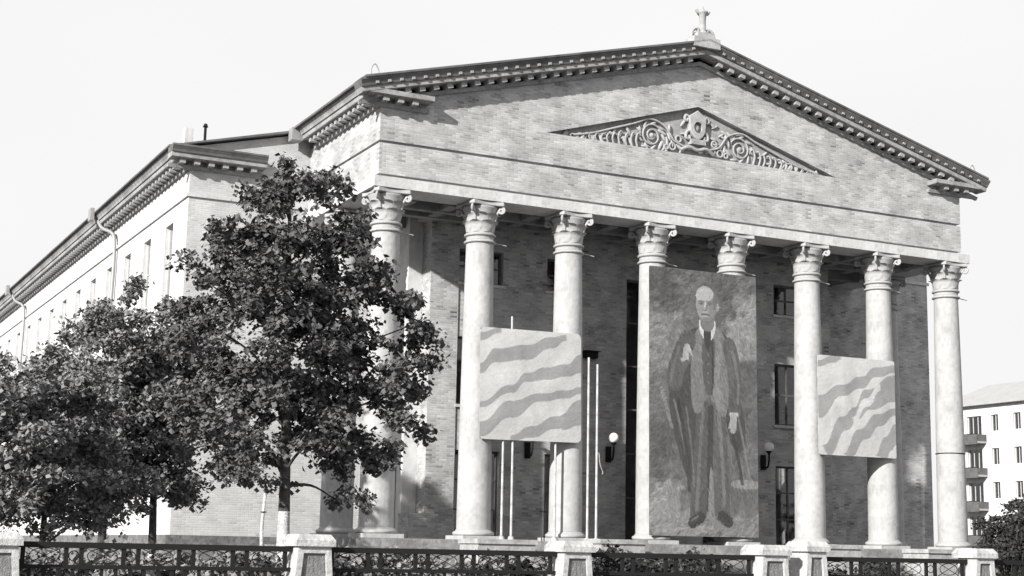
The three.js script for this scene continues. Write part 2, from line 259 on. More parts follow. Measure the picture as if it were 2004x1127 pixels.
// ---------------------------------------------------------------- columns
function makeColumn() {
  const c = new THREE.Group(); c.name = 'column';
  const sp = []; for (let k = 0; k <= 24; k++) { const t = k / 24; sp.push(new THREE.Vector2(0.545 - 0.095 * Math.pow(t, 1.5), t * 9.2)); }
  const sg = new THREE.LatheGeometry(sp, 44), p = sg.attributes.position;
  const uv = sg.attributes.uv; for (let i = 0; i < uv.count; i++) uv.setXY(i, uv.getX(i) * 1.1, p.getY(i) / 3);
  part('shaft', sg, M.column, c, true);
  part('plinth', bx(-0.66, 0.66, -0.3, -0.17, -0.66, 0.66), M.column, c);
  part('base_ring', new THREE.LatheGeometry([[0, -0.17], [0.62, -0.17], [0.655, -0.14], [0.665, -0.09], [0.645, -0.05], [0.59, -0.03], [0.57, 0.0], [0.545, 0.03], [0, 0.03]].map(([a, b]) => new THREE.Vector2(a, b)), 40), M.column, c);
  part('neck_ring', new THREE.LatheGeometry([[0, 9.19], [0.47, 9.19], [0.52, 9.22], [0.525, 9.26], [0.48, 9.29], [0.46, 9.32], [0, 9.32]].map(([a, b]) => new THREE.Vector2(a, b)), 36), M.column, c);
  part('neck_ring', new THREE.LatheGeometry([[0, 9.42], [0.47, 9.42], [0.515, 9.45], [0.515, 9.5], [0.47, 9.53], [0, 9.53]].map(([a, b]) => new THREE.Vector2(a, b)), 36), M.column, c);
  part('bell', new THREE.LatheGeometry([[0.45, 9.3], [0.455, 9.6], [0.465, 9.9], [0.5, 10.15], [0.58, 10.34], [0.62, 10.42], [0, 10.43]].map(([a, b]) => new THREE.Vector2(a, b)), 32), M.column, c);
  const ab = new THREE.Shape(), h = 0.62, ch = 0.1; ab.moveTo(-h + ch, -h); ab.quadraticCurveTo(0, -h + 0.16, h - ch, -h); ab.lineTo(h, -h + ch); ab.quadraticCurveTo(h - 0.16, 0, h, h - ch); ab.lineTo(h - ch, h); ab.quadraticCurveTo(0, h - 0.16, -h + ch, h); ab.lineTo(-h, h - ch); ab.quadraticCurveTo(-h + 0.16, 0, -h, -h + ch); ab.closePath();
  part('abacus', new THREE.ExtrudeGeometry(ab, { depth: 0.1, bevelEnabled: true, bevelSize: 0.02, bevelThickness: 0.018, bevelSegments: 1, curveSegments: 8 }).rotateX(-Math.PI / 2).translate(0, 10.43, 0), M.column, c);
  const leaf = (h0, hh, w, out) => {
    const nu = 4, nv = 6, pos = [], idx = [];
    for (let j = 0; j <= nv; j++) for (let i = 0; i <= nu; i++) { const t = j / nv, u = (i / nu - 0.5) * 2, ww = w * (0.75 + 0.5 * Math.sin(t * 2.2)) * (t > 0.8 ? 1 - (t - 0.8) * 2.6 : 1); const curl = t > 0.72 ? (t - 0.72) * 3.2 : 0; const y = h0 + hh * (t - curl * curl * 0.18), r = 0.475 + out * t * t + curl * 0.11 - u * u * 0.04; pos.push(u * ww * 0.5, y, r); }
    for (let j = 0; j < nv; j++) for (let i = 0; i < nu; i++) { const a = j * (nu + 1) + i, b = a + 1, d = a + nu + 1, e = d + 1; idx.push(a, b, e, a, e, d); }
    const g = new THREE.BufferGeometry(); g.setAttribute('position', new THREE.Float32BufferAttribute(pos, 3)); g.setIndex(idx); g.computeVertexNormals(); return metres(g, 2);
  };
  const lg = leaf(9.56, 0.42, 0.34, 0.06), ug = leaf(9.74, 0.5, 0.36, 0.09);
  for (let k = 0; k < 8; k++) { part('lower_leaf', lg, M.column, c, true).rotation.y = k * Math.PI / 4; part('upper_leaf', ug, M.column, c, true).rotation.y = (k + 0.5) * Math.PI / 4; }
  const vp = []; for (let k = 0; k <= 22; k++) { const a = k / 22 * Math.PI * 3, r = 0.115 * (1 - k / 28); vp.push(V(0, 10.28 + r * Math.sin(a + 1.7), 0.73 - r * Math.cos(a + 1.7))); }
  const vg = metres(join([tube(vp, 0.04, 40, 7), tube([V(0, 9.95, 0.5), V(0, 10.15, 0.56), V(0, 10.36, 0.7)], 0.05, 10, 7)]), 2);
  for (let k = 0; k < 4; k++) part('corner_volute', vg, M.column, c, true).rotation.y = Math.PI / 4 + k * Math.PI / 2;
  return c;
}
const col0 = makeColumn(); hall.add(col0); col0.position.set(0, Y0, 0);
for (let i = 1; i < 8; i++) { const c = col0.clone(); hall.add(c); c.position.set(i * 3.3, Y0, 0); c.children[0].rotation.y = i * 1.9; }
for (const x of [0, 23.1]) { const c = col0.clone(); hall.add(c); c.position.set(x, Y0, -3.5); }
for (let i = 0; i < 8; i++) H('bracket_rod', rod(V(i * 3.3 + 0.4, 9.29, 0.1), V(i * 3.3 + 0.86, 9.2, 0.22), 0.018), M.tin);
H('column_strap', new THREE.TorusGeometry(0.545, 0.016, 6, 40).rotateX(Math.PI / 2).translate(23.1, 3.3, 0), M.iron);

// ---------------------------------------------------------------- porch platform and stairs
H('porch_floor', bx(-1.0, 24.1, -0.55, -0.3, ZW, 1.0), M.steps);
H('platform', bx(-1.55, 24.65, -2.29, -0.552, ZW + 0.003, 1.6), M.steps);
for (let k = 0; k < 10; k++) H('stair_step', bx(4.2, 18.9, -2.29, -0.72 - k * 0.157, 1.6 + k * 0.32, 1.92 + k * 0.32), M.steps);
for (const x of [2.1, 19.3]) H('stair_block', [bx(x, x + 1.9, -2.29, -0.42, 1.603, 2.9), bx(x - 0.06, x + 1.96, -0.42, -0.28, 1.602, 2.96)], M.carved);
for (const x of [6.45, 15.0]) H('stair_block', [bx(x, x + 1.6, -2.29, -0.34, 1.604, 2.6), bx(x - 0.06, x + 1.66, -0.34, -0.2, 1.602, 2.66)], M.carved);

// ---------------------------------------------------------------- entrance wall behind the columns
function addWindow(parent, w, h, cols, rows, pos, ry, name = 'window', fm = M.frame) {
  const f = [bx(-w / 2, w / 2, 0, 0.07, -0.05, 0.05), bx(-w / 2, w / 2, h - 0.07, h, -0.05, 0.05), bx(-w / 2, -w / 2 + 0.07, 0.07, h - 0.07, -0.05, 0.05), bx(w / 2 - 0.07, w / 2, 0.07, h - 0.07, -0.05, 0.05)];
  for (let i = 1; i < cols; i++) f.push(bx(-w / 2 + w * i / cols - 0.03, -w / 2 + w * i / cols + 0.03, 0.071, h - 0.071, -0.035, 0.035));
  for (let j = 1; j < rows; j++) f.push(bx(-w / 2 + 0.071, w / 2 - 0.071, h * j / rows - 0.028, h * j / rows + 0.028, -0.03, 0.03));
  const o = part(name, f, fm, parent); o.position.copy(pos); o.rotation.y = ry;
  for (let i = 0; i < cols; i++) for (let j = 0; j < rows; j++) part('pane', bx(-w / 2 + w * i / cols + 0.03, -w / 2 + w * (i + 1) / cols - 0.03, h * j / rows + 0.03, h * (j + 1) / rows - 0.03, -0.012, 0.012), M.glass, o);
  return o;
}
{
  const bays = [4.95, 8.25, 11.55, 14.85, 18.15], hw = 0.7, holes = [], spec = [];
  for (const x of bays) {
    const w = x === 4.95 ? 0.85 : hw;
    if (x === XC) { holes.push([x - w, x + w, -0.25, 9.3]); spec.push([x, 2 * w, -0.25, 9.3, 2, 6, 'tall_window']); continue; }
    for (const [y0, y1, kind] of [[-0.25, 2.75, 'door'], [4.3, 6.65, 'window'], [8.55, 9.74, 'window']]) { holes.push([x - w, x + w, y0, y1]); spec.push([x, 2 * w, y0, y1, 2, kind === 'door' ? 3 : 2, kind]); }
  }
  H('entrance_wall', pierced(3.02, 20.08, -0.3, 11.74, holes, 0.35).translate(0, 0, -3.65), M.brick);
  H('entrance_side_wall', bx(3.02, 3.4, -0.3, 11.74, -6.29, -3.652), M.brick);
  H('entrance_side_wall', bx(19.7, 20.08, -0.3, 11.74, -6.29, -3.652), M.brick);
  H('corner_pilaster', bx(3.0, 4.06, 0.58, 9.74, -3.31, -3.245), M.brick);
  H('corner_pilaster', bx(19.04, 20.1, 0.58, 9.74, -3.31, -3.245), M.brick);
  H('side_pier', bx(2.5, 3.018, -0.3, 11.74, -6.28, -4.05), M.plaster);
  H('side_pier', bx(20.082, 20.6, -0.3, 11.74, -6.28, -4.05), M.plaster);
  H('wall_plinth', bx(2.42, 4.09, -0.3, 0.58, -4.1, -3.2), M.brick);
  H('wall_plinth', bx(19.01, 20.68, -0.3, 0.58, -4.1, -3.2), M.brick);
  H('lobby_wall', bx(3.41, 19.69, -0.3, 11.7, -6.28, -6.1), M.room);
  for (const [x, w, y0, y1, c, r, kind] of spec) {
    const o = new THREE.Group(); addWindow(hall, w, y1 - y0, c, r, V(x, Y0 + y0, -3.52), 0, kind, M.darkWood);
    if (kind !== 'door') H('window_sill', bx(x - w / 2 - 0.08, x + w / 2 + 0.08, y0 - 0.1, y0, -3.42, -3.22), M.trim);
  }
}

// ---------------------------------------------------------------- main block
{
  const wins = [], n = 13; for (let k = 0; k < n; k++) { const c = 8.75 + 3.25 * k; wins.push([c - 0.55, c + 0.55, 5.6, 10.55]); wins.push([c - 0.55, c + 0.55, 0.8, 4.2]); }
  // left wall: shape u = -z, v = y; outside face at x = L0
  H('side_wall', pierced(-ZW + 0.46, -ZB, -0.5, 12.45, wins, 0.45).rotateY(Math.PI / 2).translate(L0, 0, 0), M.plaster);
  for (const [a0, a1, b0, b1] of wins) { addWindow(hall, a1 - a0, b1 - b0, 2, b1 > 8 ? 4 : 3, V(L0 + 0.2, Y0 + b0, -(a0 + a1) / 2), Math.PI / 2); H('window_sill', bx(L0 - 0.1, L0 + 0.2, b0 - 0.1, b0, -a1 - 0.06, -a0 + 0.06), M.trim); }
  H('side_room_floor', bx(L0 + 0.46, L0 + 5, 4.6, 4.9, ZB + 0.5, ZW - 0.5), M.room); H('side_room_floor', bx(L0 + 0.46, L0 + 5, -0.5, -0.1, ZB + 0.5, ZW - 0.5), M.room);
  H('side_room_wall', bx(L0 + 5, L0 + 5.2, -0.5, 12.4, ZB + 0.5, ZW - 0.5), M.room);
  H('side_wall', bx(L1 - 0.45, L1, -0.5, 12.45, ZB, ZW - 0.46), M.plaster);
  H('back_wall', bx(L0 + 0.46, L1 - 0.46, -0.5, 12.4, ZB, ZB + 0.4), M.plaster);
  H('wing_front_wall', bx(L0 + 0.003, 3.02, -0.5, 12.45, ZW - 0.45, ZW - 0.002), M.paleBrick);
  H('wing_front_wall', bx(20.08, L1, -0.5, 12.45, ZW - 0.45, ZW - 0.002), M.brick);
  H('string_course', bx(L0 - 0.07, W0 - 0.14, 11.1, 11.22, ZW - 0.001, ZW + 0.07), M.trim);
  H('string_course', bx(L0 - 0.07, L0 - 0.001, 11.1, 11.22, ZB, ZW - 0.003), M.trim);
  H('string_course', bx(W1 + 0.14, L1 + 0.07, 11.1, 11.22, ZW - 0.001, ZW + 0.07), M.trim);
  H('base_course', bx(L0 - 0.16, 2.4, -2.29, -0.3, ZW - 0.4, ZW + 0.16), M.footing);
  H('base_course', bx(L0 - 0.16, L0 + 0.4, -2.29, -0.3, ZB, ZW - 0.402), M.footing);
  H('base_course', bx(20.7, L1 + 0.16, -2.29, -0.3, ZW - 0.4, ZW + 0.16), M.footing);
  H('base_course', bx(L1 - 0.4, L1 + 0.16, -2.29, -0.3, ZB, ZW - 0.402), M.footing);
  const ms = Math.tan(THREE.MathUtils.degToRad(14)), mTop = (x) => 12.72 + ms * (x < XC ? x - (L0 - 0.78) : L1 + 0.78 - x);
  cornice('main_eave_cornice', V(L0, 12.05, ZW), V(-1, 0, 0), V(0, 1, 0), ZW - ZB, { edgeMat: M.cornice, pitch: 0.5 });
  cornice('main_eave_cornice', V(L1, 12.05, ZB), V(1, 0, 0), V(0, 1, 0), ZW - ZB, { edgeMat: M.cornice, noBlocks: true });
  cornice('wing_cornice_return', V(-2.2, 12.05, ZW), zA, V(0, 1, 0), 2.35 + 0.99, {});
  cornice('wing_cornice_return', V(L1 + 0.79, 12.05, ZW), zA, V(0, 1, 0), 2.35 + 0.99, {});
  const gable = new THREE.Shape([[L0, 12.451], [L1, 12.451], [L1, mTop(L1) - 0.06], [XC, mTop(XC) - 0.06], [L0, mTop(L0) - 0.06]].map(([a, b]) => new THREE.Vector2(a, b)));
  H('gable_wall', new THREE.ExtrudeGeometry(gable, { depth: 0.4, bevelEnabled: false }).translate(0, 0, ZW - 0.43), M.paleBrick);
  const sheet = (x0, x1) => { const s = new THREE.Shape([[x0, mTop(x0)], [x1, mTop(x1)], [x1, mTop(x1) + 0.16], [x0, mTop(x0) + 0.06]].map(([a, b]) => new THREE.Vector2(a, b))); return new THREE.ExtrudeGeometry(s, { depth: ZW - ZB + 0.22, bevelEnabled: false }).translate(0, 0, ZB); };
  H('main_roof_slope', sheet(L0 - 0.82, XC), M.roof); H('main_roof_slope', sheet(XC, L1 + 0.82), M.roof);
  // downpipes with gutter heads
  for (const z of [-17.2, -39.0]) {
    const o = H('downpipe', [tube([V(L0 - 0.62, 12.55, z - 1.4), V(L0 - 0.5, 12.1, z - 0.9), V(L0 - 0.18, 11.75, z - 0.2), V(L0 - 0.14, 11.3, z), V(L0 - 0.14, 8, z), V(L0 - 0.14, 0, z)], 0.075, 60, 8)], M.tin);
    part('gutter_head', bx(L0 - 0.95, L0 - 0.79, 12.45, 12.95, z - 1.65, z - 1.15), M.tin, o);
  }
  H('valley_gutter_head', bx(W0 - 0.9, W0 - 0.5, 13.45, 13.9, -6.1, -5.7), M.tin);
  const v1 = H('roof_vent_pipe', rod(V(-3.85, mTop(-3.85), -8), V(-3.85, 14.15, -8), 0.05), M.iron); part('vent_cap', new THREE.CylinderGeometry(0.05, 0.1, 0.12, 10).translate(-3.85, 14.15, -8), M.iron, v1);
  H('roof_chimney', bx(-4.6, -4.3, mTop(-4.6) - 0.1, 13.95, -8.2, -7.9), M.trim);
  const d = H('side_door', bx(2.44, 2.502, -0.2, 2.4, -5.9, -4.6), M.darkWood); part('handle', rod(V(2.42, 1.0, -4.8), V(2.42, 1.15, -4.8), 0.02), M.tin, d);
}

// ---------------------------------------------------------------- wall lamps and box
function wallLamp(x, globe, label) {
  const g = thing('wall_lamp', label, 'lamp', [x, Y0 + 2.85, -3.24], 'lamps on the entrance wall');
  part('backplate', bx(-0.1, 0.1, -0.28, 0.28, -0.05, 0.03), M.iron, g);
  part('bracket', tube([V(0, -0.15, 0.03), V(0, -0.2, 0.25), V(0, 0.05, 0.36), V(0, 0.34, 0.36)], 0.035), M.iron, g);
  part('cup', new THREE.CylinderGeometry(0.12, 0.05, 0.1, 14).translate(0, 0.36, 0.36), M.iron, g);
  if (globe) part('globe', new THREE.SphereGeometry(0.19, 22, 16).translate(0, 0.56, 0.36), M.globe, g);
}
wallLamp(6.85, false, 'dark wall lamp bracket without a globe below the wavy striped panel');
wallLamp(10.1, true, 'white globe wall lamp on a dark bracket beside the tall portrait');
wallLamp(16.85, true, 'white globe wall lamp in the shade between portrait and fanning striped panel');
{
  const g = thing('wall_box', 'small dark flat box fixed on the entrance wall above the white poles', 'box', [9.25, Y0 + 6.24, -3.24]);
  part('case', new THREE.BoxGeometry(0.5, 0.22, 0.3).translate(0, 0.11, 0.1), M.iron, g);
  part('hood', bx(-0.3, 0.3, 0.22, 0.25, -0.05, 0.34), M.iron, g);
}

// ---------------------------------------------------------------- panels hung on the columns
function roundRect(w, h, r) { const s = new THREE.Shape(); s.moveTo(-w / 2 + r, 0); s.lineTo(w / 2 - r, 0); s.quadraticCurveTo(w / 2, 0, w / 2, r); s.lineTo(w / 2, h - r); s.quadraticCurveTo(w / 2, h, w / 2 - r, h); s.lineTo(-w / 2 + r, h); s.quadraticCurveTo(-w / 2, h, -w / 2, h - r); s.lineTo(-w / 2, r); s.quadraticCurveTo(-w / 2, 0, -w / 2 + r, 0); return s; }
function canvasPanel(root, w, h, r, tex, seed, slack) {
  part('backing_board', new THREE.ExtrudeGeometry(roundRect(w - 0.03, h - 0.03, r), { depth: 0.03, bevelEnabled: false }).translate(0, 0.015, 0), M.whitePaint, root);
  const nx = 40, ny = Math.round(40 * h / w), g = new THREE.PlaneGeometry(w, h, nx, ny).translate(0, h / 2, 0), p = g.attributes.position, n = noiser(seed);
  for (let i = 0; i < p.count; i++) {   // cloth pulled tight at the edges, slack and creased between
    let x = p.getX(i), y = p.getY(i); const u = x / w + 0.5, v = y / h, e = Math.min(1, 5 * Math.min(u, 1 - u, v, 1 - v)), k = Math.max(0, Math.abs(x) - (w / 2 - r)), l = Math.max(0, Math.abs(y - h / 2) - (h / 2 - r)), d = Math.hypot(k, l);
    if (k > 0 && l > 0 && d > r) { x -= Math.sign(x) * k * (1 - r / d); y -= Math.sign(y - h / 2) * l * (1 - r / d); }
    p.setXYZ(i, x, y, 0.034 + slack * (0.25 + 0.75 * e) * (n(u * 0.5, v * 0.5, 12) * 0.7 + n(u * 0.4 + v * 0.3, v * 0.2, 40) * 0.3));
  }
  g.computeVertexNormals();
  part('painted_canvas', g, new THREE.MeshStandardMaterial({ map: tex, roughness: 0.95, bumpMap: bumpNoise, bumpScale: 0.003 }), root, true);
  part('stretcher_frame', [bx(-w / 2 + 0.06, w / 2 - 0.06, 0.03, 0.13, -0.07, -0.002), bx(-w / 2 + 0.06, w / 2 - 0.06, h - 0.13, h - 0.03, -0.07, -0.002), bx(-w / 2 + 0.06, -w / 2 + 0.16, 0.131, h - 0.131, -0.07, -0.002), bx(w / 2 - 0.16, w / 2 - 0.06, 0.131, h - 0.131, -0.07, -0.002), bx(-0.05, 0.05, 0.131, h - 0.131, -0.068, -0.002)], M.darkWood, root);
}
const g255 = (v) => { const k = s8(v); return `rgb(${k},${k},${k})`; };
function speckle(c, w, h, n, a, seed) { const r = rng(seed); for (let i = 0; i < n; i++) { const v = r() > 0.5 ? 255 : 0; c.fillStyle = `rgba(${v},${v},${v},${a * r()})`; c.fillRect(r() * w, r() * h, 1 + r() * 3, 1 + r() * 3); } }
function bandsTex(bands, seed) {
  return canvasTex(512, 512, (c, w, h) => {
    c.fillStyle = g255(0.4); c.fillRect(0, 0, w, h);
    for (const b of bands) {   // [tone, upper edge points, lower edge points] in 0..1 of the panel, y down
      c.fillStyle = g255(b[0]); c.beginPath(); const up = b[1].map(([x, y]) => [x, y - 0.012]), lo = b[2].map(([x, y]) => [x, y + 0.022]);
      const go = (pts) => { for (let i = 1; i < pts.length; i++) { const [x0, y0] = pts[i - 1], [x1, y1] = pts[i]; const mx = (x0 + x1) / 2; c.bezierCurveTo(mx * w, y0 * h, mx * w, y1 * h, x1 * w, y1 * h); } };
      c.moveTo(up[0][0] * w, up[0][1] * h); go(up); const lr = lo.slice().reverse(); c.lineTo(lr[0][0] * w, lr[0][1] * h); go(lr); c.closePath(); c.fill();
    }
    const r = rng(seed * 31), im = c.getImageData(0, 0, w, h).data;
    for (let i = 0; i < 2600; i++) { const x = r() * (w - 1), y = r() * (h - 1), q = (im[4 * ((y | 0) * w + (x | 0))] * (0.9 + r() * 0.2)) | 0; c.save(); c.translate(x, y); c.rotate(-0.5 + (r() - 0.5) * 0.5); c.globalAlpha = 0.28; c.fillStyle = `rgb(${q},${q},${q})`; c.beginPath(); c.ellipse(0, 0, 6 + r() * 10, 2 + r() * 3, 0, 0, 7); c.fill(); c.restore(); }
    c.globalAlpha = 0.3; c.strokeStyle = g255(0.2); c.lineWidth = 1.5; for (const x of [0.34, 0.67]) { c.beginPath(); c.moveTo(x * w, 0); c.lineTo(x * w + 3, h); c.stroke(); } c.globalAlpha = 1;   // seams
    speckle(c, w, h, 14000, 0.09, seed);
  });
}
const T1 = 0.225;
const leftBands = bandsTex([
  [T1, [[0, 0.34], [0.15, 0.2], [0.45, 0.15], [0.7, 0.06], [0.85, 0.03]], [[0, 0.4], [0.15, 0.29], [0.45, 0.25], [0.7, 0.13], [0.85, 0.05]]],
  [T1, [[0, 0.06], [0.2, 0.01]], [[0, 0.1], [0.2, 0.02]]],
  [T1, [[0, 0.68], [0.3, 0.52], [0.45, 0.4], [0.65, 0.34], [0.85, 0.3], [1, 0.2]], [[0, 0.7], [0.3, 0.56], [0.45, 0.45], [0.65, 0.42], [0.85, 0.38], [1, 0.34]]],
  [T1, [[0, 0.86], [0.3, 0.66], [0.6, 0.58], [0.85, 0.54], [1, 0.5]], [[0, 0.96], [0.3, 0.78], [0.6, 0.62], [0.85, 0.58], [1, 0.53]]],
  [T1, [[0.3, 0.97], [0.5, 0.88], [0.75, 0.78], [1, 0.62]], [[0.3, 0.985], [0.5, 0.95], [0.75, 0.86], [1, 0.76]]],
  [T1, [[0.8, 0.85], [1, 0.79]], [[0.8, 0.87], [1, 0.82]]],
], 5);
const rightBands = bandsTex([
  [T1, [[0, 0.07], [0.2, 0.01], [0.3, 0.0]], [[0, 0.1], [0.2, 0.05], [0.3, 0.01]]],
  [T1, [[0, 0.42], [0.3, 0.3], [0.55, 0.2], [0.75, 0.09], [1, 0.06]], [[0, 0.62], [0.3, 0.38], [0.55, 0.29], [0.75, 0.16], [1, 0.1]]],
  [T1, [[0.04, 0.92], [0.3, 0.62], [0.45, 0.52], [0.6, 0.33], [1, 0.16]], [[0.12, 0.99], [0.35, 0.72], [0.5, 0.6], [0.65, 0.5], [1, 0.4]]],
  [0.4, [[0.42, 0.62], [0.6, 0.42], [0.8, 0.26]], [[0.44, 0.64], [0.62, 0.47], [0.8, 0.3]]],
  [T1, [[0.3, 0.99], [0.5, 0.74], [0.75, 0.57], [1, 0.5]], [[0.4, 0.99], [0.6, 0.8], [0.78, 0.66], [1, 0.54]]],
  [T1, [[0.72, 0.99], [0.85, 0.8], [1, 0.66]], [[0.86, 0.99], [0.93, 0.9], [1, 0.84]]],
], 6);
{
  const a = thing('striped_panel', 'square painted panel of wavy broad bands hung on columns near the tree', 'panel', [4.93, Y0 + 2.86, 0.66], 'striped panels');
  canvasPanel(a, 3.66, 3.56, 0.16, leftBands, 15, 0.09); a.rotation.z = 0.012;
  part('pole_stub', rod(V(-0.66, 3.5, -0.05), V(-0.66, 3.98, -0.05), 0.035), M.whitePaint, a);
  const b = thing('striped_panel', 'square painted panel of steep fanning bands hung on columns near the flats', 'panel', [18.13, Y0 + 2.95, 0.66], 'striped panels');
  canvasPanel(b, 3.5, 3.55, 0.06, rightBands, 16, 0.09);
}
const gp = (v) => g255(v * 0.64);
// the tall portrait: a painted standing man in suit and open coat, in loose brushwork
const portraitTex = canvasTex(704, 1440, (c, w, h) => {
  const r = rng(77); c.fillStyle = gp(0.15); c.fillRect(0, 0, w, h); c.lineCap = 'round'; c.lineJoin = 'round';
  const dab = (x, y, l, wd, ang, v, a) => { c.save(); c.translate(x, y); c.rotate(ang); c.globalAlpha = a; c.fillStyle = gp(v); c.beginPath(); c.ellipse(0, 0, l, wd, 0, 0, 7); c.fill(); c.restore(); };
  const tone = (x, y) => { let v = 0.14; if (x < 0.3 && y > 0.17 && y < 0.4) v = 0.22; if (x > 0.7 && y > 0.08 && y < 0.33) v = 0.28; if (x < 0.25 && y < 0.14) v = 0.09; if (x > 0.5 && x < 0.8 && y < 0.17) v = 0.11; if (x < 0.25 && y > 0.58 && y < 0.74) v = 0.1; if (y > 0.9) v = 0.23; if (x < 0.28 && y > 0.8) v = 0.27; if (x > 0.75 && y > 0.33 && y < 0.6) v = 0.13; return v; };
  for (let i = 0; i < 2600; i++) { const x = r(), y = r(); dab(x * w, y * h, 18 + r() * 40, 7 + r() * 16, -0.9 + r() * 0.9, tone(x, y) * (0.65 + r() * 0.7), 0.5); }
  const poly = (v, pts, a = 1) => { c.globalAlpha = a; c.fillStyle = gp(v); c.beginPath(); const n = pts.length; for (let i = 0; i <= n; i++) { const [x, y] = pts[i % n], [X, Y] = pts[(i + 1) % n], mx = (x + X) / 2 * w, my = (y + Y) / 2 * h; if (i) c.quadraticCurveTo(x * w, y * h, mx, my); else c.moveTo(mx, my); } c.closePath(); c.fill(); c.globalAlpha = 1; };
  const line = (v, pts, lw, a = 0.9) => { c.globalAlpha = a; c.strokeStyle = gp(v); c.lineWidth = lw * w; c.beginPath(); c.moveTo(pts[0][0] * w, pts[0][1] * h); for (let i = 1; i < pts.length; i++) { const [x, y] = pts[i], [X, Y] = pts[Math.min(i + 1, pts.length - 1)]; if (i < pts.length - 1) c.quadraticCurveTo(x * w, y * h, (x + X) / 2 * w, (y + Y) / 2 * h); else c.lineTo(x * w, y * h); } c.stroke(); c.globalAlpha = 1; };
  // blocks behind the figure
  poly(0.3, [[0.0, 0.82], [0.28, 0.82], [0.28, 0.98], [0.0, 0.98]], 0.5); poly(0.34, [[0.74, 0.785], [1.02, 0.785], [1.02, 0.82], [0.74, 0.82]], 0.7); poly(0.13, [[0.74, 0.82], [1.02, 0.82], [1.02, 0.93], [0.74, 0.93]], 0.6);
  // overcoat, open, wide at the hem
  poly(0.07, [[0.42, 0.215], [0.62, 0.21], [0.73, 0.245], [0.8, 0.36], [0.84, 0.5], [0.9, 0.62], [0.84, 0.7], [0.72, 0.64], [0.6, 0.55], [0.54, 0.66], [0.52, 0.78], [0.44, 0.82], [0.34, 0.8], [0.27, 0.7], [0.18, 0.56], [0.17, 0.42], [0.28, 0.26]]);
  // trousers
  line(0.1, [[0.52, 0.46], [0.47, 0.66], [0.44, 0.92]], 0.15, 1); line(0.115, [[0.6, 0.46], [0.64, 0.66], [0.66, 0.91]], 0.145, 1);
  line(0.2, [[0.49, 0.52], [0.45, 0.7], [0.425, 0.9]], 0.03, 0.6); line(0.24, [[0.63, 0.54], [0.66, 0.7], [0.675, 0.88]], 0.03, 0.6); line(0.045, [[0.56, 0.52], [0.55, 0.7], [0.54, 0.9]], 0.05, 0.8);
  line(0.05, [[0.46, 0.93], [0.39, 0.95]], 0.085, 1); line(0.05, [[0.66, 0.925], [0.72, 0.945]], 0.085, 1); line(0.25, [[0.44, 0.925], [0.38, 0.942]], 0.014, 0.6);
  poly(0.24, [[0.545, 0.74], [0.57, 0.74], [0.585, 0.93], [0.52, 0.93]]);
  // jacket with lapels, waistcoat
  poly(0.2, [[0.42, 0.215], [0.55, 0.2], [0.68, 0.22], [0.74, 0.33], [0.73, 0.5], [0.68, 0.57], [0.59, 0.5], [0.53, 0.47], [0.46, 0.55], [0.38, 0.54], [0.37, 0.36]]);
  poly(0.1, [[0.48, 0.225], [0.6, 0.225], [0.6, 0.36], [0.58, 0.47], [0.52, 0.48], [0.48, 0.4]]);
  line(0.25, [[0.61, 0.235], [0.66, 0.3], [0.61, 0.4], [0.63, 0.52]], 0.05, 0.75); line(0.2, [[0.45, 0.235], [0.42, 0.31], [0.47, 0.4], [0.45, 0.5]], 0.045, 0.7); line(0.045, [[0.575, 0.27], [0.585, 0.4], [0.57, 0.47]], 0.014, 0.8);
  for (const y of [0.32, 0.355, 0.39, 0.425]) dab(0.535 * w, y * h, 5, 5, 0, 0.3, 0.8);
  // shirt and tie
  poly(0.62, [[0.445, 0.18], [0.5, 0.2], [0.53, 0.275], [0.465, 0.245]]); poly(0.62, [[0.615, 0.18], [0.56, 0.2], [0.545, 0.275], [0.6, 0.245]]); poly(0.055, [[0.495, 0.21], [0.565, 0.21], [0.565, 0.27], [0.53, 0.315], [0.495, 0.27]]);
  // sleeves
  line(0.1, [[0.35, 0.27], [0.24, 0.36], [0.23, 0.43]], 0.15, 1); line(0.12, [[0.23, 0.43], [0.27, 0.37], [0.33, 0.335]], 0.115, 1); line(0.23, [[0.27, 0.3], [0.2, 0.38], [0.195, 0.43]], 0.03, 0.5);
  line(0.11, [[0.735, 0.28], [0.8, 0.4], [0.775, 0.53]], 0.125, 1); line(0.24, [[0.76, 0.3], [0.825, 0.4], [0.81, 0.5]], 0.025, 0.5);
  line(0.5, [[0.3, 0.345], [0.34, 0.335]], 0.035, 0.9); line(0.38, [[0.33, 0.325], [0.345, 0.298]], 0.06, 1); for (let k = 0; k < 4; k++) line(0.42, [[0.335 + k * 0.012, 0.305], [0.365 + k * 0.006, 0.292 + k * 0.011]], 0.016, 0.9);
  line(0.55, [[0.745, 0.54], [0.8, 0.54]], 0.03, 0.9); line(0.4, [[0.77, 0.555], [0.765, 0.585]], 0.065, 1); for (let k = 0; k < 4; k++) line(0.36, [[0.745 + k * 0.016, 0.585], [0.74 + k * 0.014, 0.612 - Math.abs(k - 1.5) * 0.004]], 0.016, 0.9); line(0.4, [[0.74, 0.57], [0.725, 0.592]], 0.018, 0.9);
  // folds of coat
  for (const [v, p, lw] of [[0.22, [[0.22, 0.5], [0.3, 0.62], [0.36, 0.8]], 0.02], [0.04, [[0.26, 0.5], [0.33, 0.66], [0.36, 0.83]], 0.03], [0.2, [[0.33, 0.52], [0.38, 0.66], [0.4, 0.82]], 0.016], [0.22, [[0.82, 0.56], [0.88, 0.68], [0.92, 0.78]], 0.02], [0.04, [[0.76, 0.62], [0.82, 0.72], [0.85, 0.8]], 0.03], [0.18, [[0.7, 0.58], [0.74, 0.68], [0.77, 0.78]], 0.018], [0.24, [[0.11, 0.46], [0.16, 0.54], [0.2, 0.6]], 0.03]]) line(v, p, lw, 0.7);
